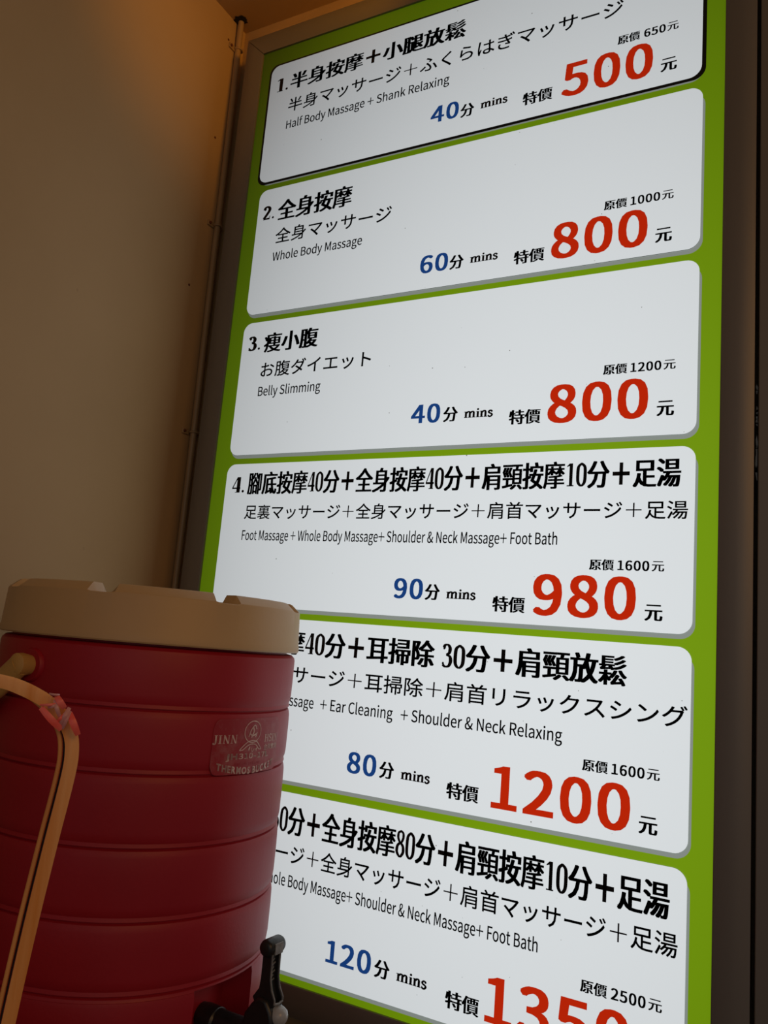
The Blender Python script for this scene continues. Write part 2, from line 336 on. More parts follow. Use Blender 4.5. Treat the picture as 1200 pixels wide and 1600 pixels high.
DIGITS = json.loads('''{"0":[194,[[97,-5,130,4,156,29,172,70,177,129,172,187,156,229,130,253,97,261,64,253,39,229,23,187,18,129,23,70,39,29,64,4],[97,21,77,28,62,47,52,81,48,129,52,177,62,211,77,230,97,236,117,230,133,211,143,177,146,129,143,81,133,47,117,28]]],"1":[194,[[31,0,172,0,172,27,120,27,120,257,96,257,85,251,72,246,58,242,42,238,42,218,88,218,88,27,31,27]]],"2":[194,[[15,0,177,0,177,28,106,28,96,27,85,27,74,26,64,25,105,67,137,108,157,147,165,186,159,217,144,241,121,256,90,261,67,259,47,251,30,239,14,224,33,206,44,217,57,227,71,233,86,235,107,231,121,221,130,205,133,185,126,150,104,112,68,68,15,19]]],"3":[194,[[92,-5,124,0,151,15,168,38,175,69,170,93,159,112,142,125,120,134,120,136,139,145,153,158,163,176,166,197,160,224,145,244,121,257,91,261,70,259,52,253,35,243,20,231,37,210,48,221,61,228,75,233,90,235,108,232,122,224,130,211,133,195,130,175,118,160,96,149,62,146,62,121,100,117,125,107,138,91,142,70,138,50,128,35,111,25,90,22,70,24,53,31,39,40,27,51,10,31,24,17,42,6,65,-2]]],"4":[194,[[119,0,149,0,149,71,183,71,183,96,149,96,149,257,114,257,7,92,7,71,119,71],[119,96,40,96,99,184,104,193,109,203,115,212,119,222,121,222,120,211,120,198,119,186,119,175]]],"5":[194,[[92,-5,123,1,150,18,169,46,176,83,170,120,153,146,128,160,98,165,87,165,78,163,69,159,60,155,67,229,163,229,163,257,39,257,30,137,47,126,58,133,68,137,78,140,90,141,112,137,129,126,139,107,143,83,139,57,127,38,110,26,89,22,68,24,51,31,37,40,26,50,9,29,24,17,42,6,64,-2]]],"6":[194,[[105,-5,134,1,157,18,173,45,179,79,174,114,160,139,137,154,108,159,93,157,77,151,63,141,50,129,56,179,70,212,91,229,116,235,127,234,138,230,148,223,157,215,175,235,163,246,149,254,133,259,114,261,79,254,48,230,27,187,20,123,26,67,44,27,71,3],[50,103,63,118,77,128,90,134,103,136,123,132,137,120,146,102,149,79,145,55,136,37,123,25,105,21,84,26,67,42,56,68]]],"7":[194,[[69,0,103,0,108,69,119,127,141,182,178,237,178,257,17,257,17,229,142,229,110,178,88,125,75,67]]],"8":[194,[[98,-5,131,1,156,15,172,36,178,62,175,85,165,104,151,118,135,129,135,131,147,142,158,156,166,174,169,193,164,220,150,242,128,256,99,261,71,256,49,243,34,222,28,195,31,177,39,161,50,147,63,136,63,135,46,123,31,107,20,88,16,64,22,36,39,15,65,1],[116,139,94,149,75,160,62,175,57,195,60,212,69,225,82,234,98,237,117,233,130,224,139,209,142,191,140,177,135,164,127,151],[98,19,77,23,60,33,49,48,44,67,47,84,54,100,66,113,80,125,106,114,127,101,142,85,148,63,144,45,134,31,119,22]]],"9":[194,[[82,-5,117,3,147,28,168,73,175,139,169,193,151,231,123,254,89,261,61,255,37,238,21,212,15,178,20,143,35,118,57,102,86,97,102,100,118,106,132,116,145,129,139,78,125,45,105,28,81,22,69,23,57,27,47,33,38,42,20,22,32,11,46,3,63,-3],[145,155,132,140,118,129,105,123,91,121,71,125,57,137,48,155,46,178,49,202,58,220,72,232,89,236,111,231,128,216,139,190]]]}''')
RECT = {'D1': (0.4461, 0.5118, -0.9666, -1.0066), 'D2': (0.4499, 0.5134, -0.6182, -0.6582), 'D3': (0.4569, 0.5213, -0.293, -0.333), 'D4': (0.4497, 0.5126, 0.0588, 0.0188), 'D5': (0.3793, 0.4432, 0.3975, 0.3575), 'D6': (0.3695, 0.4652, 0.7392, 0.6992), 'E1': (0.0547, 0.484, -1.0552, -1.077), 'E2': (0.0588, 0.3009, -0.7116, -0.7334), 'E3': (0.0617, 0.2299, -0.382, -0.4038), 'E4': (0.0618, 0.7701, -0.0515, -0.0733), 'E5a': (0.2313, 0.2902, 0.2874, 0.2656), 'E5b': (0.3058, 0.4691, 0.2874, 0.2656), 'E5c': (0.4859, 0.7952, 0.2874, 0.2656), 'E6': (0.2249, 0.7703, 0.6274, 0.6056), 'F1': (0.5158, 0.5473, -0.9627, -0.9932), 'F2': (0.5168, 0.5483, -0.6174, -0.6479), 'F3': (0.5279, 0.5594, -0.293, -0.3235), 'F4': (0.5169, 0.5484, 0.0586, 0.0281), 'F5': (0.4498, 0.4813, 0.3965, 0.366), 'F6': (0.4722, 0.5037, 0.7384, 0.7079), 'J1': (0.0547, 0.8504, -1.099, -1.136), 'J2': (0.0608, 0.3695, -0.7561, -0.7932), 'J3': (0.0625, 0.351, -0.4276, -0.4595), 'J4': (0.0622, 0.9896, -0.0982, -0.1285), 'J5': (0.2334, 0.9955, 0.2414, 0.2087), 'J6': (0.2348, 0.988, 0.5839, 0.549), 'M1': (0.561, 0.6212, -0.9712, -0.9909), 'M2': (0.5618, 0.622, -0.6236, -0.6433), 'M3': (0.5725, 0.6327, -0.2972, -0.3169), 'M4': (0.5614, 0.6216, 0.0553, 0.0356), 'M5': (0.4953, 0.5555, 0.3936, 0.3739), 'M6': (0.5171, 0.5773, 0.735, 0.7153), 'N1': (0.0139, 0.0467, -1.1643, -1.1998), 'N2': (0.0162, 0.0496, -0.8226, -0.8581), 'N3': (0.018, 0.0528, -0.4932, -0.5287), 'N4': (0.0195, 0.0536, -0.1585, -0.194), 'O1': (0.8418, 0.8844, -1.0342, -1.0535), 'O2': (0.8286, 0.8712, -0.6874, -0.7067), 'O3': (0.8394, 0.882, -0.3626, -0.3819), 'O4': (0.8288, 0.8714, -0.0081, -0.0274), 'O5': (0.8309, 0.8735, 0.3288, 0.3095), 'O6': (0.8422, 0.8848, 0.6677, 0.6484), 'P1': (0.7343, 0.9097, -0.9488, -1.0233), 'P2': (0.7304, 0.9095, -0.6034, -0.6779), 'P3': (0.7399, 0.9198, -0.2769, -0.3514), 'P4': (0.7303, 0.9097, 0.0758, 0.0013), 'P5': (0.6743, 0.9113, 0.4151, 0.3406), 'P6': (0.6851, 0.9209, 0.7555, 0.681), 'S1': (0.654, 0.7162, -0.9534, -0.9819), 'S2': (0.6554, 0.7176, -0.6058, -0.6343), 'S3': (0.6651, 0.7273, -0.2795, -0.308), 'S4': (0.6547, 0.7169, 0.0734, 0.0449), 'S5': (0.5889, 0.6511, 0.4114, 0.3829), 'S6': (0.6127, 0.6749, 0.7521, 0.7236), 'T1': (0.0535, 0.5152, -1.1603, -1.2037), 'T2': (0.0592, 0.2636, -0.8148, -0.8647), 'T3': (0.0631, 0.2111, -0.4853, -0.5317), 'T4': (0.0625, 0.9775, -0.1538, -0.2015), 'T5': (0.2569, 0.8993, 0.1851, 0.135), 'T6': (0.237, 0.9752, 0.5305, 0.4773), 'Y1': (0.924, 0.9532, -0.9504, -0.9776), 'Y2': (0.9232, 0.9524, -0.6053, -0.6325), 'Y3': (0.9343, 0.9635, -0.2794, -0.3066), 'Y4': (0.9242, 0.9534, 0.074, 0.0468), 'Y5': (0.925, 0.9542, 0.4121, 0.3849), 'Y6': (0.9345, 0.9637, 0.753, 0.7258), 'o1': (0.8917, 0.9313, -1.035, -1.0525), 'o2': (0.8773, 0.9301, -0.6882, -0.7057), 'o3': (0.8876, 0.9404, -0.3634, -0.3809), 'o4': (0.8772, 0.93, -0.0089, -0.0264), 'o5': (0.8793, 0.9321, 0.328, 0.3105), 'o6': (0.8906, 0.9434, 0.6669, 0.6494), 'y1': (0.9343, 0.9546, -1.035, -1.0524), 'y2': (0.9333, 0.9536, -0.6882, -0.7056), 'y3': (0.944, 0.9643, -0.3634, -0.3808), 'y4': (0.9338, 0.9541, -0.0089, -0.0263), 'y5': (0.9354, 0.9557, 0.328, 0.3106), 'y6': (0.9472, 0.9675, 0.6669, 0.6495)}

_cache = {}
def font_glyph(ch, offset=0.0, res=3):
    k = (ch, offset, res)
    if k in _cache: return _cache[k]
    c = bpy.data.curves.new('glyph', 'FONT')
    c.body = ch
    c.offset = offset
    c.resolution_u = res
    o = bpy.data.objects.new('glyph', c)
    col.objects.link(o)
    bpy.context.view_layer.update()
    e = o.evaluated_get(bpy.context.evaluated_depsgraph_get())
    me = e.to_mesh()
    V = [(v.co.x, v.co.y) for v in me.vertices]
    F = [tuple(p.vertices) for p in me.polygons]
    e.to_mesh_clear()
    bpy.data.objects.remove(o)
    bpy.data.curves.remove(c)
    _cache[k] = (V, F)
    return V, F

def poly_glyph(contours, off=0.0):
    c = bpy.data.curves.new('g', 'CURVE')
    c.dimensions = '2D'
    c.fill_mode = 'BOTH'
    c.offset = off
    for pts in contours:
        n = len(pts) // 2
        s = c.splines.new('POLY')
        s.points.add(n - 1)
        for i in range(n):
            s.points[i].co = (pts[2 * i] / 1000, pts[2 * i + 1] / 1000, 0, 1)
        s.use_cyclic_u = True
    o = bpy.data.objects.new('g', c)
    col.objects.link(o)
    bpy.context.view_layer.update()
    e = o.evaluated_get(bpy.context.evaluated_depsgraph_get())
    me = e.to_mesh()
    V = [(v.co.x, v.co.y) for v in me.vertices]
    F = [tuple(p.vertices) for p in me.polygons]
    e.to_mesh_clear()
    bpy.data.objects.remove(o)
    bpy.data.curves.remove(c)
    return V, F

def digit(ch, off):
    k = ('D', ch, off)
    if k not in _cache:
        V, F = poly_glyph(DIGITS[ch][1], off)
        _cache[k] = ([(a * 2.55, b * 2.55) for a, b in V], F)
    return _cache[k]

def latin(ch):
    k = ('L', ch)
    if k not in _cache:
        if ch == '+':
            t, a, cx, cy = 11, 108, 128, 125
            q = [cx - a, cy - t, cx - t, cy - t, cx - t, cy - a, cx + t, cy - a, cx + t, cy - t, cx + a, cy - t, cx + a, cy + t, cx + t, cy + t, cx + t, cy + a, cx - t, cy + a, cx - t, cy + t, cx - a, cy + t]
            _cache[k] = (0.256,) + poly_glyph([q])
        elif ch == ' ':
            _cache[k] = (LATIN[ch][0] / 1000, [], [])
        else:
            _cache[k] = (LATIN[ch][0] / 1000,) + poly_glyph(LATIN[ch][1])
    return _cache[k]

# heavy high-contrast serif figures, drawn with a pen that is thick in its vertical strokes
def pen(path, thick, thin, k=5, closed=False):
    P = [Vector((a, b, 0)) for a, b in path]
    if closed: P = P + [P[0]]
    S = smooth_path(P, k) if len(P) > 2 else P
    V, F = [], []
    for i, p in enumerate(S):
        if closed:
            a, b = S[i - 1] if i else S[-2], S[i + 1] if i < len(S) - 1 else S[1]
        else:
            a, b = S[max(i - 1, 0)], S[min(i + 1, len(S) - 1)]
        t = (b - a).normalized()
        w = thin + (thick - thin) * abs(t.y) ** 1.5
        n = Vector((-t.y, t.x, 0)) * w / 2
        V += [(p + n)[:2], (p - n)[:2]]
    for i in range(len(S) - 1):
        F.append((2 * i, 2 * i + 1, 2 * i + 3, 2 * i + 2))
    return V, F
def rect(x0, y0, x1, y1): return [(x0, y0), (x1, y0), (x1, y1), (x0, y1)], [(0, 1, 2, 3)]
def disc(x, y, r, n=14): return [(x + r * math.cos(2 * PI * i / n), y + r * math.sin(2 * PI * i / n)) for i in range(n)], [tuple(range(n))]
def quad(*p): return list(p), [tuple(range(len(p)))]
def serif(ch, B=0.150, T=0.055):
    if ch == '0': ps = [pen([(.25, .685), (.11, .58), (.085, .35), (.11, .12), (.25, .015), (.39, .12), (.415, .35), (.39, .58)], B, T, closed=True)]
    elif ch == '1': ps = [rect(.2, 0, .2 + B, .70), rect(.10, 0, .41, .035), quad((.2, .70), (.08, .62), (.08, .59), (.2, .62))]
    elif ch == '2': ps = [pen([(.09, .53), (.12, .64), (.24, .69), (.37, .60), (.37, .47), (.25, .29), (.07, .06)], B, T + .01), rect(.05, 0, .43, .085), disc(.115, .54, .045), quad((.39, .08), (.43, .08), (.455, .19), (.42, .19))]
    elif ch == '3': ps = [pen([(.09, .58), (.15, .67), (.26, .68), (.35, .58), (.32, .44), (.2, .375)], B, T), pen([(.2, .375), (.35, .33), (.40, .19), (.33, .05), (.19, .015), (.07, .08)], B, T), disc(.105, .57, .04), disc(.09, .11, .045)]
    elif ch == '4': ps = [rect(.27, 0, .27 + B, .70), rect(.03, .165, .47, .235), quad((.27, .70), (.33, .70), (.085, .22), (.03, .22)), rect(.20, 0, .45, .03)]
    elif ch == '8': ps = [pen([(.25, .69), (.13, .63), (.12, .50), (.25, .38), (.37, .50), (.36, .63)], B * .85, T, closed=True), pen([(.25, .385), (.11, .29), (.09, .13), (.25, .012), (.40, .13), (.38, .28)], B, T, closed=True)]
    elif ch == '.': ps = [disc(.12, .06, .062)]
    elif ch in 'mn':
        ps = []
        n = 3 if ch == 'm' else 2
        for i in range(n):
            x = .07 + i * .27
            ps += [rect(x, 0, x + .15, .40 if i else .47), rect(x - .045, 0, x + .195, .055)]
            if i: ps.append(pen([(x - .155, .36), (x - .06, .45), (x + .03, .45), (x + .075, .36)], .15, .10))
        ps.append(quad((.07, .47), (.0, .45), (.0, .42), (.07, .42)))
    elif ch == 'i': ps = [rect(.07, 0, .22, .46), rect(.02, 0, .27, .055), quad((.07, .46), (.01, .45), (.01, .415), (.07, .42)), disc(.145, .60, .078)]
    elif ch == 's': ps = [pen([(.32, .35), (.27, .43), (.18, .45), (.09, .37), (.13, .28), (.27, .21), (.32, .12), (.24, .02), (.14, .01), (.05, .09)], .135, .11), rect(.30, .30, .33, .45), rect(.04, .01, .07, .15)]
    elif ch == 'I': ps = [rect(.1, 0, .23, .7), rect(.03, 0, .30, .04), rect(.03, .66, .30, .7)]
    elif ch == 'J': ps = [pen([(.24, .69), (.24, .4), (.235, .08), (.14, -.06), (.03, .02)], .13, .05), rect(.12, .66, .36, .7), disc(.06, .04, .05)]
    elif ch == 'N': ps = [rect(.10, 0, .15, .7), rect(.49, 0, .54, .7), quad((.06, .70), (.20, .70), (.54, .0), (.42, .0)), rect(.03, 0, .22, .035), rect(.42, .665, .62, .7)]
    elif ch == 'H': ps = [rect(.08, 0, .20, .7), rect(.44, 0, .56, .7), rect(.2, .33, .44, .38), rect(.02, 0, .26, .04), rect(.02, .66, .26, .7), rect(.38, 0, .62, .04), rect(.38, .66, .62, .7)]
    elif ch == 'S': ps = [pen([(.42, .55), (.34, .67), (.22, .69), (.09, .58), (.12, .44), (.36, .29), (.42, .15), (.32, .02), (.18, .01), (.06, .14)], .12, .07)]
    V, F = [], []
    for a, b in ps:
        o = len(V)
        V += a
        F += [tuple(i + o for i in q) for q in b]
    return V, F
SADV = {'.': .27, 'm': .82, 'n': .54, 'i': .26, 's': .40, 'I': .36, 'J': .42, 'N': .66, 'H': .66, 'S': .52}

def smear(out, V, F, x, ch, dxs, dys):
    for dx in dxs:
        for dy in dys:
            out.append(([(a + dx, b + dy) for a, b in V], F, x, ch))

def layout(text, style):
    """glyph soup [(V, F, x, char)] of a line in em units"""
    pen_x = 0.0
    out = []
    for ch in text:
        if style in ('han', 'kana', 'hanthin'):
            if ch == ' ':
                pen_x += 0.3
                continue
            if ch in '0123456789.':
                V, F = serif(ch)
                V = [(a, b * 1.12 - 0.01) for a, b in V]
                out.append((V, F, pen_x, ch))
                pen_x += SADV.get(ch, .5)
                continue
            if ch == '＋':
                if style == 'kana':
                    a, t = .37, .036
                else:
                    a, t = .37, .078
                V, F = [], []
                for g in (rect(.5 - a, .38 - t * .85, .5 + a, .38 + t * .85), rect(.5 - t, .38 - a, .5 + t, .38 + a)):
                    o = len(V)
                    V += g[0]
                    F += [tuple(i + o for i in q) for q in g[1]]
                out.append((V, F, pen_x, ch))
                pen_x += 1.0
                continue
            V, F = font_glyph(ch, 0.0)
            out.append((V, F, pen_x, ch))
            if style == 'han':                      # heavy vertical strokes
                w = .033 if ch in '頸腳鬆價瘦摩' else .042
                smear(out, V, F, pen_x, ch, (-w, -w / 2, 0, w / 2, w), (-.007, .007))
            elif style == 'hanthin':
                smear(out, V, F, pen_x, ch, (-.03, 0, .03), (-.005, .005))
            else:
                smear(out, V, F, pen_x, ch, (-.009, .009), (-.009, .009))
            pen_x += 1.0
        elif style == 'serif':
            V, F = serif(ch, 0.185, 0.075)
            out.append((V, F, pen_x, ch))
            pen_x += SADV.get(ch, .5)
        elif style == 'latin':
            a, V, F = latin(ch)
            out.append((V, F, pen_x, ch))
            smear(out, V, F, pen_x, ch, (-.0040, .0040), (-.0026, .0026))
            pen_x += a
        elif style in ('bold', 'semi'):
            if ch == ' ':
                pen_x += .3
                continue
            V, F = digit(ch, 0.0) if ch.isdigit() else font_glyph(ch, .02)
            if not ch.isdigit() and V:
                m0 = min(a for a, b in V)
                V = [(a - m0 + .03, b) for a, b in V]
            out.append((V, F, pen_x, ch))
            if style == 'bold':
                smear(out, V, F, pen_x, ch, (-.026, -.013, 0, .013, .026), (-.012, .012))
            else:
                smear(out, V, F, pen_x, ch, (-.028, 0, .028), (-.014, .014))
            pen_x += .545 if ch.isdigit() else (max(a for a, b in V) + .15 if V else .3)
    return out

def fit(text, style, R, refs=None, skip=0):
    """fit the ink of a line into board rectangle R=(x0, x1, ybottom, ytop); refs = (char for the bottom, char for the top);
    skip = number of leading characters that lie left of x0 (hidden in the photograph)"""
    G = layout(text, style)
    lead = text[:skip]
    # left limit: first glyph after the skipped ones
    skip_x = 0.0
    if skip:
        H = layout(text[:skip] + text[skip], style)
        skip_x = H[-1][2]
    xs = [x + a for V, F, x, ch in G if x >= skip_x - 1e-6 for a, b in V]
    lo, hi = min(xs), max(xs)
    bch, tch = refs if refs else (None, None)
    yb = min(b for V, F, x, ch in G for a, b in V if bch is None or ch == bch)
    yt = max(b for V, F, x, ch in G for a, b in V if tch is None or ch == tch)
    x0, x1, Yb, Yt = R
    sx = (x1 - x0) / (hi - lo)
    sy = (Yb - Yt) / (yt - yb)
    VV, FF = [], []
    for V, F, x, ch in G:
        o = len(VV)
        VV += [(x0 + (x + a - lo) * sx, Yb - (b - yb) * sy) for a, b in V]
        FF += [tuple(i + o for i in q) for q in F]
    return VV, FF

def board_mesh(name, VF, depth, mat, parent):
    V, F = VF
    P = [(a * SC, depth, Z0 - b * SC) for a, b in V]
    # make every face look towards -y
    F2 = []
    for f in F:
        ar = 0
        for i in range(len(f)):
            a, b = P[f[i]], P[f[(i + 1) % len(f)]]
            ar += a[0] * b[2] - b[0] * a[2]
        F2.append(f if ar > 0 else f[::-1])
    return mesh_obj(name, P, F2, mat, parent)

# ---------------------------------------------------------------- the setting
WX, WY, CZ = -0.1245, 0.049, 2.240      # left wall, back wall, soffit
def struct(o): o['kind'] = 'structure'; return o
struct(box('wall_left', (WX - 0.1, -1.75, -0.02), (WX, WY + 0.1, CZ + 0.1), m_wall))
struct(box('wall_back', (WX, WY, -0.02), (2.4, WY + 0.1, CZ + 0.1), m_trimp))
struct(box('ceiling', (WX - 0.1, -1.75, CZ), (2.4, WY + 0.1, CZ + 0.1), m_ceil))
struct(box('floor', (WX - 0.1, -3.4, -0.06), (2.4, WY + 0.1, -0.02), m_floor))

def bx(u): return u * SC
def bz(v): return Z0 - v * SC

# painted cable conduit in the corner, with its clips
con = empty('cable_conduit', (-0.118, 0.036, 1.2), 'thin painted cable conduit running up the corner left of the lit price board', 'pipe')
cpts = [(-0.110, 0.034, 0.0), (-0.1105, 0.034, 0.7), (-0.1118, 0.034, 1.10), (-0.1130, 0.034, 1.28), (-0.1143, 0.034, 1.46), (-0.1158, 0.033, 1.62), (-0.1175, 0.032, 1.80),
        (-0.1175, 0.031, 1.95), (-0.118, 0.029, 2.10), (-0.1175, 0.0265, 2.19), (-0.114, 0.0225, 2.245)]
tube('pipe', smooth_path(cpts, 6), 0.0056, m_pipe, con, n=14)
for z, y in ((2.186, .020), (1.834, .024), (1.452, .027), (1.075, .028)):
    xx = min(cpts, key=lambda p: abs(p[2] - z))[0]
    cl = tube('clip', [(xx + .0068 * math.cos(a), y + .008 + .0068 * math.sin(a), z) for a in [i * PI / 8 - PI * .9 for i in range(12)]], [.0022] * 12, m_pipe, con, n=8, upv=(0, 0, 1))
    box('clip_tab', (WX, y - .012, z - .005), (WX + .003, y + .004, z + .005), m_pipe, con, .001)
    lathe('screw', [(0.0001, -.0015), (.0026, -.0015), (.0022, .0015), (.0008, .002)], 0, 0, m_rust, con, n=10)
    s = [o for o in con.children if o.name.startswith('screw')][-1]
    s.data.transform(Matrix.Translation(Vector(con.location)))
    s.data.transform(Matrix.Rotation(PI / 2, 4, 'Y'))
    s.data.transform(Matrix.Translation(Vector((WX + .004, y - .008, z)) - Vector(con.location)))
# broken hole where the conduit enters the soffit
hn = 22
hv = [(-0.113 + .0145 * math.cos(2 * PI * i / hn) * (1 + .2 * random.uniform(-1, 1)), .0185 + .011 * math.sin(2 * PI * i / hn) * (1 + .25 * random.uniform(-1, 1)), CZ - .0008) for i in range(hn)]
ho = mesh_obj('cable_hole', hv, [tuple(range(hn))[::-1]], m_dark)
tag(ho, 'ragged dark hole in the soffit where the conduit goes in', 'hole')
for k, (px, py, pz) in enumerate(((WX, .0061, 2.1936), (WX, .0043, 1.9934), (WX, -.012, 1.703))):
    o = tube('nail_hole', [(px - .002, py, pz), (px + .0006, py, pz)], .0022, m_rust, None, n=8)
    tag(o, ('small rusty nail hole in the left wall just beside the topmost conduit clip', 'small rusty nail hole in the orange lit part of the left wall',
            'faint nail hole lowest on the left wall beside the conduit')[k], 'nail hole', 'nail holes in the left wall')

# ---------------------------------------------------------------- light box with the price list
L, Rr, T, Bt = -0.0415, 1.0365, -1.2884, 0.7965
OL, OR, OT, OB = -0.0965, 1.0890, -1.3415, 0.8505
lb = empty('price_list_light_box', (bx(.5), 0.02, bz(OB)), 'tall lit light box with bronze frame listing massage prices on green', 'light box')
box('housing', (bx(OL) + .002, 0.004, bz(OB) + .002), (bx(OR) - .002, WY, bz(OT) - .002), m_bronze, lb)
mesh_obj('face_sheet', [(bx(L) - .004, 0.0, bz(Bt) - .004), (bx(Rr) + .004, 0.0, bz(Bt) - .004), (bx(Rr) + .004, 0.0, bz(T) + .004), (bx(L) - .004, 0.0, bz(T) + .004)], [(0, 1, 2, 3)], m_green, lb)
FR = -0.0045
def frame_bar(a, b, c, d):      # a-b outer edge, c-d inner edge (board coordinates)
    prof = [(0.0, 0.004), (0.0, FR + .0012), (0.06, FR), (0.5, FR - .0010), (0.94, FR), (1.0, FR + .0010), (1.0, 0.0008)]
    V = []
    for t, y in prof:
        for p, q in ((a, d), (b, c)):
            V.append((bx(p[0] + (q[0] - p[0]) * t), y, bz(p[1] + (q[1] - p[1]) * t)))
    n = len(prof)
    F = [(2 * i, 2 * i + 1, 2 * i + 3, 2 * i + 2) for i in range(n - 1)]
    F += [tuple(2 * i for i in range(n)), tuple(2 * i + 1 for i in range(n - 1, -1, -1))]
    return fix(mesh_obj('frame_bar', V, F, m_bronze, lb), 60)
g = 0.0008
frame_bar((OL, OT), (OR, OT), (Rr, T), (L, T))
frame_bar((OL, OB), (OR, OB), (Rr, Bt), (L, Bt))
frame_bar((OL, OT + g * 2), (OL, OB - g * 2), (L, Bt), (L, T + g * 2))
frame_bar((OR, OT + g * 2), (OR, OB - g * 2), (Rr, Bt), (Rr, T + g * 2))

def rrect(x0, x1, y0, y1, r, n=8):
    P = []
    for cx, cy, a0 in ((x1 - r, y0 + r, -90), (x1 - r, y1 - r, 0), (x0 + r, y1 - r, 90), (x0 + r, y0 + r, 180)):
        for i in range(n + 1):
            a = math.radians(a0 + 90 * i / n)
            P.append((cx + r * math.cos(a), cy + r * math.sin(a)))
    return P
rows = [(-1.2395, -0.9235), (-0.9016, -0.5835), (-0.5626, -0.2452), (-0.2241, 0.0927), (0.1129, 0.4325), (0.4539, 0.7769)]
TH = 0.0020
def plate(i):
    y0, y1 = rows[i]
    x0, x1 = (0.0, 1.0)
    if i == 0: x0, x1 = -0.0080, 0.9970
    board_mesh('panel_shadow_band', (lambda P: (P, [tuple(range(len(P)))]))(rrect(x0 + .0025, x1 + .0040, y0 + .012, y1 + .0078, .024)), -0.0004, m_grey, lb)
    if i == 0:
        board_mesh('panel_gap', (lambda P: (P, [tuple(range(len(P)))]))(rrect(-.0150, 1.0040, -1.2455, -.9185, .023)), -0.0008, m_dark, lb)
    P = rrect(x0, x1, y0, y1, .0225)
    n = len(P)
    V = [(bx(a), -TH, bz(b)) for a, b in P] + [(bx(a), -.0009, bz(b)) for a, b in P]
    F = [tuple(range(n))] + [(k, (k + 1) % n, (k + 1) % n + n, k + n) for k in range(n)]
    o = mesh_obj('menu_panel', V, F, None, lb, mats=[m_white, m_edge], midx=[0] + [1] * n)
    # face must look to -y
    if o.data.polygons[0].normal.y > 0:
        o.data.flip_normals()
    return o
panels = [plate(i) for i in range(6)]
LD = -TH - 0.0003

def put(i, name, text, style, key, mat, refs=None, skip=0):
    board_mesh(name, fit(text, style, RECT[key], refs, skip), LD, mat, panels[i])
titles = [('半身按摩＋小腿放鬆', ('半', '鬆'), 0), ('全身按摩', ('全', '摩'), 0), ('瘦小腹', ('瘦', '腹'), 0),
          ('腳底按摩40分＋全身按摩40分＋肩頸按摩10分＋足湯', ('足', '足'), 0), ('腳底按摩40分＋耳掃除 30分＋肩頸放鬆', ('鬆', '鬆'), 4),
          ('腳底按摩30分＋全身按摩80分＋肩頸按摩10分＋足湯', ('全', '全'), 5)]
kana = [('半身マッサージ＋ふくらはぎマッサージ', ('半', '半'), 0), ('全身マッサージ', ('全', '全'), 0), ('お腹ダイエット', ('お', 'ト'), 0),
        ('足裏マッサージ＋全身マッサージ＋肩首マッサージ＋足湯', ('足', '足'), 0), ('足裏マッサージ＋耳掃除＋肩首リラックスシング', ('耳', '耳'), 4),
        ('足裏マッサージ＋全身マッサージ＋肩首マッサージ＋足湯', ('全', '全'), 5)]
engl = [('Half Body Massage + Shank Relaxing', 'H', 0), ('Whole Body Massage', 'W', 0), ('Belly Slimming', 'B', 0),
        ('Foot Massage + Whole Body Massage+ Shoulder & Neck Massage+ Foot Bath', 'F', 0), None,
        ('Foot Massage + Whole Body Massage+ Shoulder & Neck Massage+ Foot Bath', 'B', 16)]
mins = ['40', '60', '40', '90', '80', '120']
price = ['500', '800', '800', '980', '1200', '1350']
orig = ['650', '1000', '1200', '1600', '1600', '2500']
for i in range(6):
    k = str(i + 1)
    if 'N' + k in RECT:
        put(i, 'number_lettering', k + '.', 'serif', 'N' + k, m_ink)
    put(i, 'title_lettering', titles[i][0], 'han', 'T' + k, m_ink, titles[i][1], titles[i][2])
    put(i, 'subtitle_lettering', kana[i][0], 'kana', 'J' + k, m_ink2, kana[i][1], kana[i][2])
    if engl[i]:
        put(i, 'english_lettering', engl[i][0], 'latin', 'E' + k, m_ink2, (engl[i][1],) * 2, engl[i][2])
    put(i, 'minutes_number', mins[i], 'bold', 'D' + k, m_blue)
    put(i, 'minutes_lettering', '分', 'han', 'F' + k, m_ink)
    put(i, 'mins_lettering', 'mins', 'serif', 'M' + k, m_ink)
    put(i, 'offer_lettering', '特價', 'han', 'S' + k, m_ink)
    put(i, 'price_number', price[i], 'bold', 'P' + k, m_red)
    put(i, 'currency_lettering', '元', 'han', 'Y' + k, m_ink)
    put(i, 'original_price_lettering', '原價', 'han', 'O' + k, m_ink)
    put(i, 'original_price_number', orig[i], 'semi', 'o' + k, m_ink)
    put(i, 'currency_lettering', '元', 'hanthin', 'y' + k, m_ink)
put(4, 'english_lettering', 'Foot Massage', 'latin', 'E5a', m_ink2, ('F', 'F'), 7)
put(4, 'english_lettering', '+ Ear Cleaning', 'latin', 'E5b', m_ink2, ('E', 'E'))
put(4, 'english_lettering', '+ Shoulder & Neck Relaxing', 'latin', 'E5c', m_ink2, ('N', 'N'))

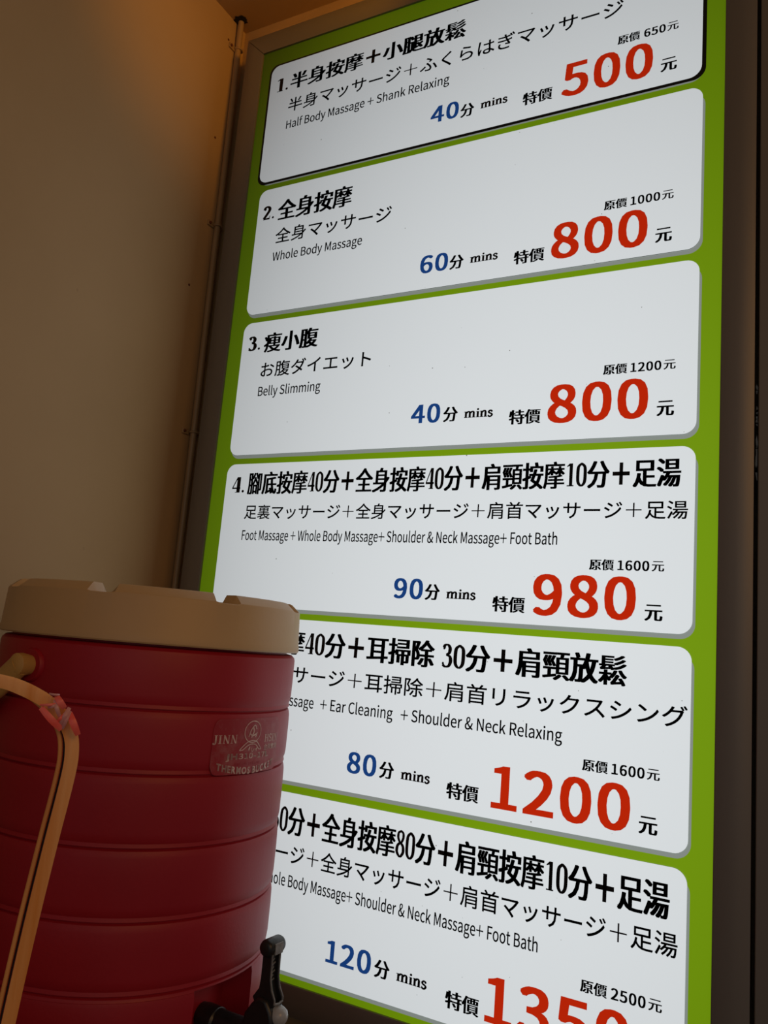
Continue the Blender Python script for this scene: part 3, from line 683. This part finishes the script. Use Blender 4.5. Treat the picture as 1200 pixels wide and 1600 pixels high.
# neighbouring bronze frame on the right, with white beads painting the light glints in the slit
nf = box('bronze_door_frame', (bx(1.0953), -0.0040, 0.0), (bx(1.30), WY, 2.236), m_bronze, None, .0012)
tag(nf, 'brown metal upright standing right of the light box beyond a black slit', 'door frame')
for k in range(5):
    z = bz((-.32, -.278, -.262, -.225, -.19)[k])
    pts = [(bx(1.0925) + random.uniform(-.0006, .0006), .006, z + (j - 2) * (.003, .004, .002, .006, .009)[k]) for j in range(5)]
    o = tube('slit_glint', pts, [.0005, .0013, .0016, .0013, .0005], m_glint, None, n=8)
    tag(o, ('tiny white bead painting a glint of light, topmost in the black slit right of the light box', 'tiny white bead painting a glint of light, second from the top in the black slit', 'tiny white bead painting a glint of light, the middle one of five in the black slit', 'white bead painting a glint of light, second longest, fourth down in the black slit', 'longest white bead painting a glint of light, lowest in the black slit')[k], 'glint', 'painted light glints in the slit')

# ---------------------------------------------------------------- table under the dispenser (below the frame of the photo)
tb = empty('side_table', (0.14, -0.5, 0.0), 'low dark wooden table under the red drink dispenser', 'table')
box('table_top', (-0.115, -0.86, 0.672), (0.385, -0.155, 0.698), m_table, tb, .003)
for sx in (-0.095, 0.365):
    for sy in (-0.84, -0.175):
        box('leg', (sx - .018, sy - .018, -0.02), (sx + .018, sy + .018, 0.672), m_table, tb, .002)

# ---------------------------------------------------------------- red drink dispenser
ZB = 0.698
tank = empty('drink_dispenser', (BX, BY, ZB), 'red ribbed plastic insulated drink dispenser with cream lid and black tap', 'drink dispenser')
grooves = [1.0415, 0.982, 0.916, 0.852, 0.790]
prof = [(0.150, ZB), (0.1555, ZB + .002), (0.158, ZB + .006), (0.1588, 0.724)]
zs = [0.727] + grooves[::-1] + [1.100]
for i in range(len(zs) - 1):
    a, b = zs[i], zs[i + 1]
    if i: prof += [(0.1560, a - .0005), (0.1568, a + .0015), (0.1588, a + .004 * .4)]
    else: prof += [(0.1568, 0.7262), (0.1568, 0.7275), (0.1588, .729)]
    prof += [(0.1580, a + .005), (0.1592, a + .008), (0.1598, a + .014), (0.1600, (a + b) / 2 + .01), (0.1597, b - .008), (0.1590, b - .004), (0.1580, b - .0015)] if i < len(zs) - 2 else \
            [(0.1580, a + .005), (0.1592, a + .008), (0.1598, a + .014), (0.1600, (a + b) / 2), (0.1600, b - .006), (0.1592, b - .003), (0.156, b)]
# clean order
prof = [(r, z) for r, z in prof]
pr = [prof[0]]
for r, z in prof[1:]:
    if z > pr[-1][1] + 1e-5: pr.append((r, z))
prof = pr
RT, RB = 0.7868, 0.7305            # recess top / bottom
extra = [(0.1585, RT), (0.1588, RT - .0012), (0.1588, RB), (0.1588, RB + .001)]
prof = sorted(prof + [e for e in extra], key=lambda q: q[1])
prof += [(0.150, 1.101), (0.150, 1.106)]
az = [math.radians(a) for a in list(range(-180, -18, 3)) + [-18, -17.3, -15.5, -13, -10, -6, -2, 2, 6, 9, 11.6, 12.2] + list(range(15, 180, 3))]
V, F = [], []
NA = len(az)
for r, z in prof:
    for a in az:
        d = math.degrees(a)
        rr = r
        if RB + .0005 <= z <= RT - .0005 and -17.4 < d < 12.0:
            fl = 0.130                 # recess floor
            rr = fl
            if d < -13.5: rr = 0.130 + (0.1588 - 0.130) * ((-13.5 - d) / 4.2) ** 1.0
        V.append((BX + rr * math.cos(a), BY + rr * math.sin(a), z))
for i in range(len(prof) - 1):
    for k in range(NA):
        F.append((i * NA + k, i * NA + (k + 1) % NA, (i + 1) * NA + (k + 1) % NA, (i + 1) * NA + k))
F.append(tuple(range(NA))[::-1])
F.append(tuple((len(prof) - 1) * NA + k for k in range(NA)))
body = fix(mesh_obj('body', V, F, m_tank, tank), 28)

# lid with gripping notches in its crown
rings = [(.1565, 1.1030, 0), (.1622, 1.1030, 0), (.1632, 1.1045, 0), (.1632, 1.1095, 0), (.1626, 1.1110, 0), (.1606, 1.1480, 0), (.1600, 1.1495, 1), (.1515, 1.1570, 1), (.1490, 1.1580, 1), (.1330, 1.1580, 1), (.1310, 1.1560, 1), (.1290, 1.1490, 0), (.02, 1.1495, 0)]
nd = [-157, -112, -67, -22, 23, 68, 113, 158]
az2 = set(range(-180, 180, 3))
for c in nd:
    for e in (-5, -3.4, 3.4, 5): az2.add(c + e)
az2 = sorted(az2)
V, F = [], []
NA = len(az2)
for r, z, top in rings:
    for d in az2:
        zz = z
        if top:
            q = min(abs(d - c) for c in nd)
            w = 1.0 if q <= 3.5 else (0.0 if q >= 4.9 else (4.9 - q) / 1.4)
            zz = z + (min(z, 1.1485) - z) * w
        a = math.radians(d)
        V.append((BX + r * math.cos(a), BY + r * math.sin(a), zz))
for i in range(len(rings) - 1):
    for k in range(NA):
        F.append((i * NA + k, i * NA + (k + 1) % NA, (i + 1) * NA + (k + 1) % NA, (i + 1) * NA + k))
F.append(tuple(range(NA))[::-1])
F.append(tuple((len(rings) - 1) * NA + k for k in range(NA)))
fix(mesh_obj('lid', V, F, m_lid, tank), 22)

# bail handle: pivots at the two sides, swung down round the left of the tank
def onr(d, r, z): return Vector((BX + r * math.cos(math.radians(d)), BY + r * math.sin(math.radians(d)), z))
hp = []
for k in range(25):
    t = k / 24
    d = -90.8 - t * 180
    s = math.sin(t * PI)
    hp.append(onr(d, .1735 + .010 * s, 1.0735 - .012 * min(1, math.sin(min(t, 1 - t) * PI) * 6) - .075 * s))
rad = [.0120 + .0022 * min(1, min(k, 24 - k) / 3) for k in range(25)]
bl = tube('bail_handle', hp, rad, m_bail, tank, n=16, flat=.62)
for d in (-90.8, 89.2):
    lathe_pts = [onr(d, .152, 1.0735), onr(d, .1605, 1.0735), onr(d, .163, 1.0735)]
    tube('pivot_ring', lathe_pts, [.0165, .0165, .0150], m_tank, tank, n=28)
    tube('pivot', [onr(d, .158, 1.0735), onr(d, .172, 1.0735), onr(d, .1775, 1.0735), onr(d, .1800, 1.0735)], [.0085, .0112, .0108, .007], m_bail, tank, n=20)

# tap in the recess
AZ = -3.0
ca, sa = math.cos(math.radians(AZ)), math.sin(math.radians(AZ))
def tp(u, t, z): return (BX + u * ca - t * sa, BY + u * sa + t * ca, z)     # u out from the axis, t sideways
tapo = tube('tap', [tp(.128, 0, .748), tp(.17, 0, .748), tp(.20, 0, .748)], [.011, .011, .013], m_black, tank, n=20)
prism('tap_body', [(.190, .722), (.221, .722), (.224, .735), (.224, .766), (.2205, .777), (.2135, .786), (.2045, .787), (.1965, .779), (.190, .770), (.188, .755)],
      lambda u, z, t: tp(u, t, z), -.0105, .0105, m_black, tapo, .0025)
tube('tap_spout', [tp(.207, 0, .724), tp(.207, 0, .705)], [.010, .009], m_black, tapo, n=18)
# knurled nut
nv, nf_ = [], []
NN = 40
for u, rr in ((.1335, .0125), (.1345, .0145), (.151, .0145), (.153, .0125), (.153, .010)):
    for k in range(NN):
        a = 2 * PI * k / NN
        q = rr * (1 + (.05 if k % 4 < 2 and rr > .015 else 0))
        nv.append(tp(u, q * math.cos(a), .745 + q * math.sin(a)))
for i in range(4):
    for k in range(NN): nf_.append((i * NN + k, i * NN + (k + 1) % NN, (i + 1) * NN + (k + 1) % NN, (i + 1) * NN + k))
nf_.append(tuple(range(NN)))
fix(mesh_obj('tap_nut', nv, nf_, m_black, tapo), 30)
# lever: web with two flanges forming a channel on the outward side, cross roll at the top
web = [(.199, .780), (.2165, .780), (.2165, .787), (.2130, .794), (.2110, .802), (.2110, .824), (.2035, .824), (.2035, .802), (.2025, .793), (.1965, .784)]
tube_fn = lambda u, z, t: tp(u, t, z)
prism('tap_lever', web, tube_fn, -.0050, .0050, m_black, tapo, .0010)
fl = [(.198, .780), (.2205, .780), (.2210, .786), (.2165, .794), (.2140, .803), (.2135, .826), (.2030, .826), (.2030, .802), (.2020, .793), (.1955, .784)]
for s in (-1, 1):
    t0, t1 = sorted((s * .0050, s * .0068))
    prism('tap_lever_flange', fl, tube_fn, t0, t1, m_black, tapo, .0005)
    rimp = [(.2212, .783), (.2212, .787), (.2168, .7945), (.2143, .803), (.2138, .826)]
    tube('tap_lever_rim', [tp(u, s * .0060, z) for u, z in rimp], .0008, m_rim, tapo, n=8)
tube('tap_lever_rim', [tp(.2212, -.006, .7835), tp(.2216, 0, .7825), tp(.2212, .006, .7835)], .0012, m_rim, tapo, n=8)
tube('tap_lever_grip', [tp(.2085, t, .830) for t in (-.0125, -.0115, -.009, .009, .0115, .0125)], [.0045, .0066, .0078, .0078, .0066, .0045], m_black, tapo, n=24)
box_pts = [(-.006, .8245), (.006, .8245), (.006, .8345), (-.006, .8345)]
prism('tap_lever_plate', box_pts, lambda t, z, u: tp(u, t, z), .2150, .2167, m_rim, tapo, .0004)
for k in range(6):
    tube('tap_lever_embossing', [tp(.2114, -.0025, .800 + k * .0036), tp(.2114, .0025 - .002 * (k % 2), .8014 + k * .0036)], .0008, m_rim, tapo, n=6)
tube('tap_cap', [tp(.219, .001, .772), tp(.2235, .001, .772), tp(.2275, .001, .772), tp(.2300, .001, .772), tp(.2312, .001, .772)], [.0088, .0088, .0074, .0045, .001], m_cap, tapo, n=24)

# worn print on the tank: helper that wraps board-like coordinates round the body
def wrap(name, VF, r, mat, az0, zc, scale, arc=0.0):
    V, F = VF
    P = []
    for a, b in V:
        if arc: b = b + arc * a * a
        th = math.radians(az0) + a * scale / .16
        P.append((BX + r * math.cos(th), BY + r * math.sin(th), zc + b * scale))
    F2 = []
    for f in F:
        ar = sum(V[f[i]][0] * V[f[(i + 1) % len(f)]][1] - V[f[(i + 1) % len(f)]][0] * V[f[i]][1] for i in range(len(f)))
        F2.append(f if ar > 0 else f[::-1])
    return mesh_obj(name, P, F2, mat, tank)
def soup(G, dx=0, dy=0, h=1.0, cond=1.0):
    xs = [x + a for V, F, x, ch in G for a, b in V]
    ys = [b for V, F, x, ch in G for a, b in V]
    lo, hi, yb, yt = min(xs), max(xs), min(ys), max(ys)
    s = h / (yt - yb)
    VV, FF = [], []
    for V, F, x, ch in G:
        o = len(VV)
        VV += [(((x + a) - (lo + hi) / 2) * s * cond + dx, (b - yb) * s + dy) for a, b in V]
        FF += [tuple(i + o for i in q) for q in F]
    return VV, FF
MMs = 0.001
EC = -4.5
film_out = rrect(-52, 52, -26, 28, 9, 6)
# film patch tessellated so that it follows the curve
fv, ff = [], []
NX = 40
for i in range(NX + 1):
    x = -50 + 100 * i / NX
    e = 9 - math.sqrt(max(0, 81 - max(0, abs(x) - 41) ** 2))
    fv += [(x, -26 + e), (x, 28 - e)]
ff = [(2 * i, 2 * i + 2, 2 * i + 3, 2 * i + 1) for i in range(NX)]
wrap('label_film', (fv, ff), .16025, m_film, EC, 1.0080, MMs)
RP = .16050
def placed(G, x0, x1, z0, z1):
    xs = [x + a for V, F, x, ch in G for a, b in V]
    ys = [b for V, F, x, ch in G for a, b in V]
    lo, hi, yb, yt = min(xs), max(xs), min(ys), max(ys)
    VV, FF = [], []
    for V, F, x, ch in G:
        o = len(VV)
        VV += [(x0 + (x + a - lo) * (x1 - x0) / (hi - lo), z0 + (b - yb) * (z1 - z0) / (yt - yb)) for a, b in V]
        FF += [tuple(i + o for i in q) for q in F]
    return VV, FF
for txt, sty, q, arc in (('JINN', 'serif', (-50, -21, 3.2, 12.4), 0), ('HSIN', 'serif', (20, 47, 3.2, 11.4), 0), ('金興實業', 'kana', (20, 47, -4.6, 1.2), 0),
                         ('JH310-17L', 'bold', (-33, 30, -13.4, -5.8), 0), ('THERMOS BUCKET', 'bold', (-43, 41, -26.5, -19.5), .0030)):
    wrap('label_lettering', placed(layout(txt, sty), *q), RP, m_pink, EC, 1.008, MMs, arc=arc)
# a last line of print rubbed down to dashes
dv, df = [], []
for k in range(13):
    a, b = rect(-20 + k * 3, -17.6, -18.2 + k * 3 + .4 * (k % 3), -15.2)
    df += [tuple(i + len(dv) for i in b[0])]
    dv += a
wrap('label_lettering', (dv, df), RP, m_film, EC, 1.008, MMs)
ring = pen([(12 * math.cos(2 * PI * i / 16), 10.6 * math.sin(2 * PI * i / 16)) for i in range(16)], .9, .9, closed=True)
wrap('label_emblem', ([(a, b + 14.7) for a, b in ring[0]], ring[1]), RP, m_pink, EC, 1.008, MMs)
rb_v, rb_f = [], []
for pth, w in (([(-14, 0), (-7, 4.6), (0, 6), (7, 4.6), (12, 0)], 1.0), ([(-13, -3), (-6, 1.4), (0, 2.6), (6, 1.4), (11, -3)], 1.0), ([(-14, 0), (-17, -3), (-12, -2.6)], .9), ([(12, 0), (15, -3), (10, -2.6)], .9),
               ([(-5, -3), (-3, 0), (-4, -4)], .9), ([(0, -1), (1, -5), (4, -2)], .9), ([(5, -4), (8, -1.5), (7, -5)], .9),
               ([(-6, 10), (-3, 17), (2, 21), (5, 17)], 1.2), ([(-5, 13), (0, 11), (6, 13)], 1.4), ([(-2, 9), (1, 15), (-1, 20)], 1.6), ([(4, 9), (6, 14)], 1.2)):
    a, b = pen(pth, w, w)
    o = len(rb_v)
    rb_v += a
    rb_f += [tuple(i + o for i in q) for q in b]
wrap('label_emblem', (rb_v, rb_f), RP + .0001, m_pink, EC, 1.008, MMs)

# ---------------------------------------------------------------- bamboo basket, its bent handle crossing the left foreground
bk = empty('bamboo_basket', (0.235, -0.615, 0.698), 'bamboo basket handle tied with pink ribbon in front of the red dispenser', 'basket')
vd = Vector((-0.75113, 0.66016, 0))            # direction away from the camera
sd = Vector((0.66016, 0.75113, 0))             # to the right as seen from the camera
leg = [(0.2814, -0.5661, 1.0698), (0.289, -0.5563, 1.0667), (0.2974, -0.5459, 1.0612), (0.304, -0.5378, 1.0551), (0.3116, -0.5291, 1.045), (0.3168, -0.5232, 1.0314),
       (0.3185, -0.5214, 1.0172), (0.3182, -0.5216, 1.0029), (0.3168, -0.5232, 0.9817), (0.3152, -0.525, 0.9608), (0.313, -0.5274, 0.9297), (0.3111, -0.5296, 0.9006),
       (0.3091, -0.532, 0.8646), (0.3072, -0.5341, 0.8282), (0.3045, -0.537, 0.77), (0.301, -0.541, 0.712)]
apex = Vector(leg[0]) - sd * 0.075
def mirror(p):
    q = Vector(p) - apex
    k = q.dot(sd)
    return Vector(p) - sd * (2 * k)
right = [Vector(p) for p in leg]
top = [Vector(leg[0]) - sd * .025 + Vector((0, 0, .0035)), Vector(leg[0]) - sd * .05 + Vector((0, 0, .005)), Vector(leg[0]) - sd * .075 + Vector((0, 0, .0055))]
half = top[::-1] + right
full = [mirror(p) for p in half[:0:-1]] + half
def strip(name, path, wfn, th, mat, off=0.0, side=0.0):
    """flat bamboo strip: its broad face turned towards the camera and a little to the outside"""
    S = smooth_path(path, 4)
    V, F = [], []
    N = len(S)
    for i, p in enumerate(S):
        t = (S[min(i + 1, N - 1)] - S[max(i - 1, 0)]).normalized()
        n = vd.cross(t).normalized()          # in the plane of the arch, across the strip
        w = wfn(i / (N - 1))
        q = p + vd * off + n * side
        for a, b in ((-.5, -.35), (-.3, -.5), (.3, -.5), (.5, -.35), (.5, .5), (-.5, .5)):
            V.append(q + n * (a * w) + vd * (b * th))
    for i in range(N - 1):
        for k in range(6): F.append((i * 6 + k, i * 6 + (k + 1) % 6, (i + 1) * 6 + (k + 1) % 6, (i + 1) * 6 + k))
    F += [tuple(range(6)), tuple((N - 1) * 6 + k for k in range(6))]
    return fix(mesh_obj(name, V, F, mat, bk), 40)
def wf(t):
    t = abs(t - .5) * 2
    # narrow over the top, broad at the bend, slightly narrowing down the leg
    if t < .14: return .0045 + .0050 * (t / .14)
    if t < .24: return .0095 + .0010 * (t - .14) / .10
    return .0105 - .0010 * (t - .24) / .76
strip('handle_strip', full, wf, .0028, m_bamboo)
inner = [Vector(p) for p in full]
ctr = apex + Vector((0, 0, -.25))
strip('handle_strip', [p + (Vector((ctr.x, ctr.y, p.z - .004)) - p).normalized() * .0085 for p in inner], lambda t: .0032, .0040, m_bamboo2, off=.004)
strip('handle_strip', [p + (Vector((ctr.x, ctr.y, p.z - .003)) - p).normalized() * .0058 for p in inner], lambda t: .0012, .0060, m_dark, off=.004)
# ribbon wound round the bend
def ribbon(p0, p1, w, mat, bulge=.0035, nrm=None):
    p0, p1 = Vector(p0), Vector(p1)
    t = (p1 - p0).normalized()
    n = vd.cross(t).normalized()
    V, F = [], []
    K = 8
    for i in range(K + 1):
        s = i / K
        c = p0.lerp(p1, s) - vd * (bulge * math.sin(PI * s) + .0016)
        ww = w * (0.75 + .25 * math.sin(PI * s))
        for a, d in ((-.5, 0.0), (-.2, -.0004), (.2, -.0004), (.5, 0.0), (.5, .0007), (-.5, .0007)):
            V.append(c + n * a * ww + vd * d)
    for i in range(K):
        for k in range(6): F.append((i * 6 + k, i * 6 + (k + 1) % 6, (i + 1) * 6 + (k + 1) % 6, (i + 1) * 6 + k))
    F += [tuple(range(6)), tuple(K * 6 + k for k in range(6))]
    return fix(mesh_obj('ribbon', V, F, mat, bk), 50)
RIB = [((0.3064, -0.5475, 1.0544), (0.3153, -0.537, 1.0561), 0.002, 1), ((0.307, -0.5468, 1.0526), (0.3178, -0.5341, 1.0369), 0.005, 1), ((0.31, -0.5431, 1.0528), (0.3149, -0.5375, 1.056), 0.0022, 0), ((0.3097, -0.5436, 1.0632), (0.3147, -0.5377, 1.0627), 0.0016, 0), ((0.3131, -0.5395, 1.0619), (0.318, -0.5339, 1.0528), 0.0048, 1), ((0.3167, -0.5353, 1.04), (0.3201, -0.5315, 1.0536), 0.0036, 0), ((0.3182, -0.5337, 1.0376), (0.3208, -0.5308, 1.0511), 0.0026, 0), ((0.3149, -0.5374, 1.0424), (0.3183, -0.5335, 1.049), 0.0024, 1), ((0.3205, -0.5311, 1.0498), (0.3261, -0.5249, 1.0336), 0.0052, 1), ((0.3126, -0.5401, 1.0587), (0.3162, -0.536, 1.0463), 0.003, 0)]
for a, b, w, c in RIB:
    ribbon(a, b, w, m_ribbon if c else m_ribbon2)
# woven bowl standing on the table, below the photo's edge
bc = Vector((apex.x, apex.y, 0))
bv, bf = [], []
NB, NR = 72, 14
for j in range(NR):
    z = .6985 + .075 * j / (NR - 1)
    r0 = .074 + .030 * math.sin(j / (NR - 1) * PI / 2)
    for k in range(NB):
        a = 2 * PI * k / NB
        r = r0 + .0014 * (1 if (k // 3 + j) % 2 else -1)
        bv.append((bc.x + r * math.cos(a), bc.y + r * math.sin(a), z))
for j in range(NR - 1):
    for k in range(NB): bf.append((j * NB + k, j * NB + (k + 1) % NB, (j + 1) * NB + (k + 1) % NB, (j + 1) * NB + k))
bf.append(tuple(range(NB))[::-1])
bw = mesh_obj('woven_bowl', bv, bf, m_bamboo2, bk)
sm = bw.modifiers.new('solid', 'SOLIDIFY')
sm.thickness = .003
tube('basket_rim', [(bc.x + .105 * math.cos(a), bc.y + .105 * math.sin(a), .775) for a in [2 * PI * i / 48 for i in range(49)]], .004, m_bamboo, bk, n=10, cap=False)
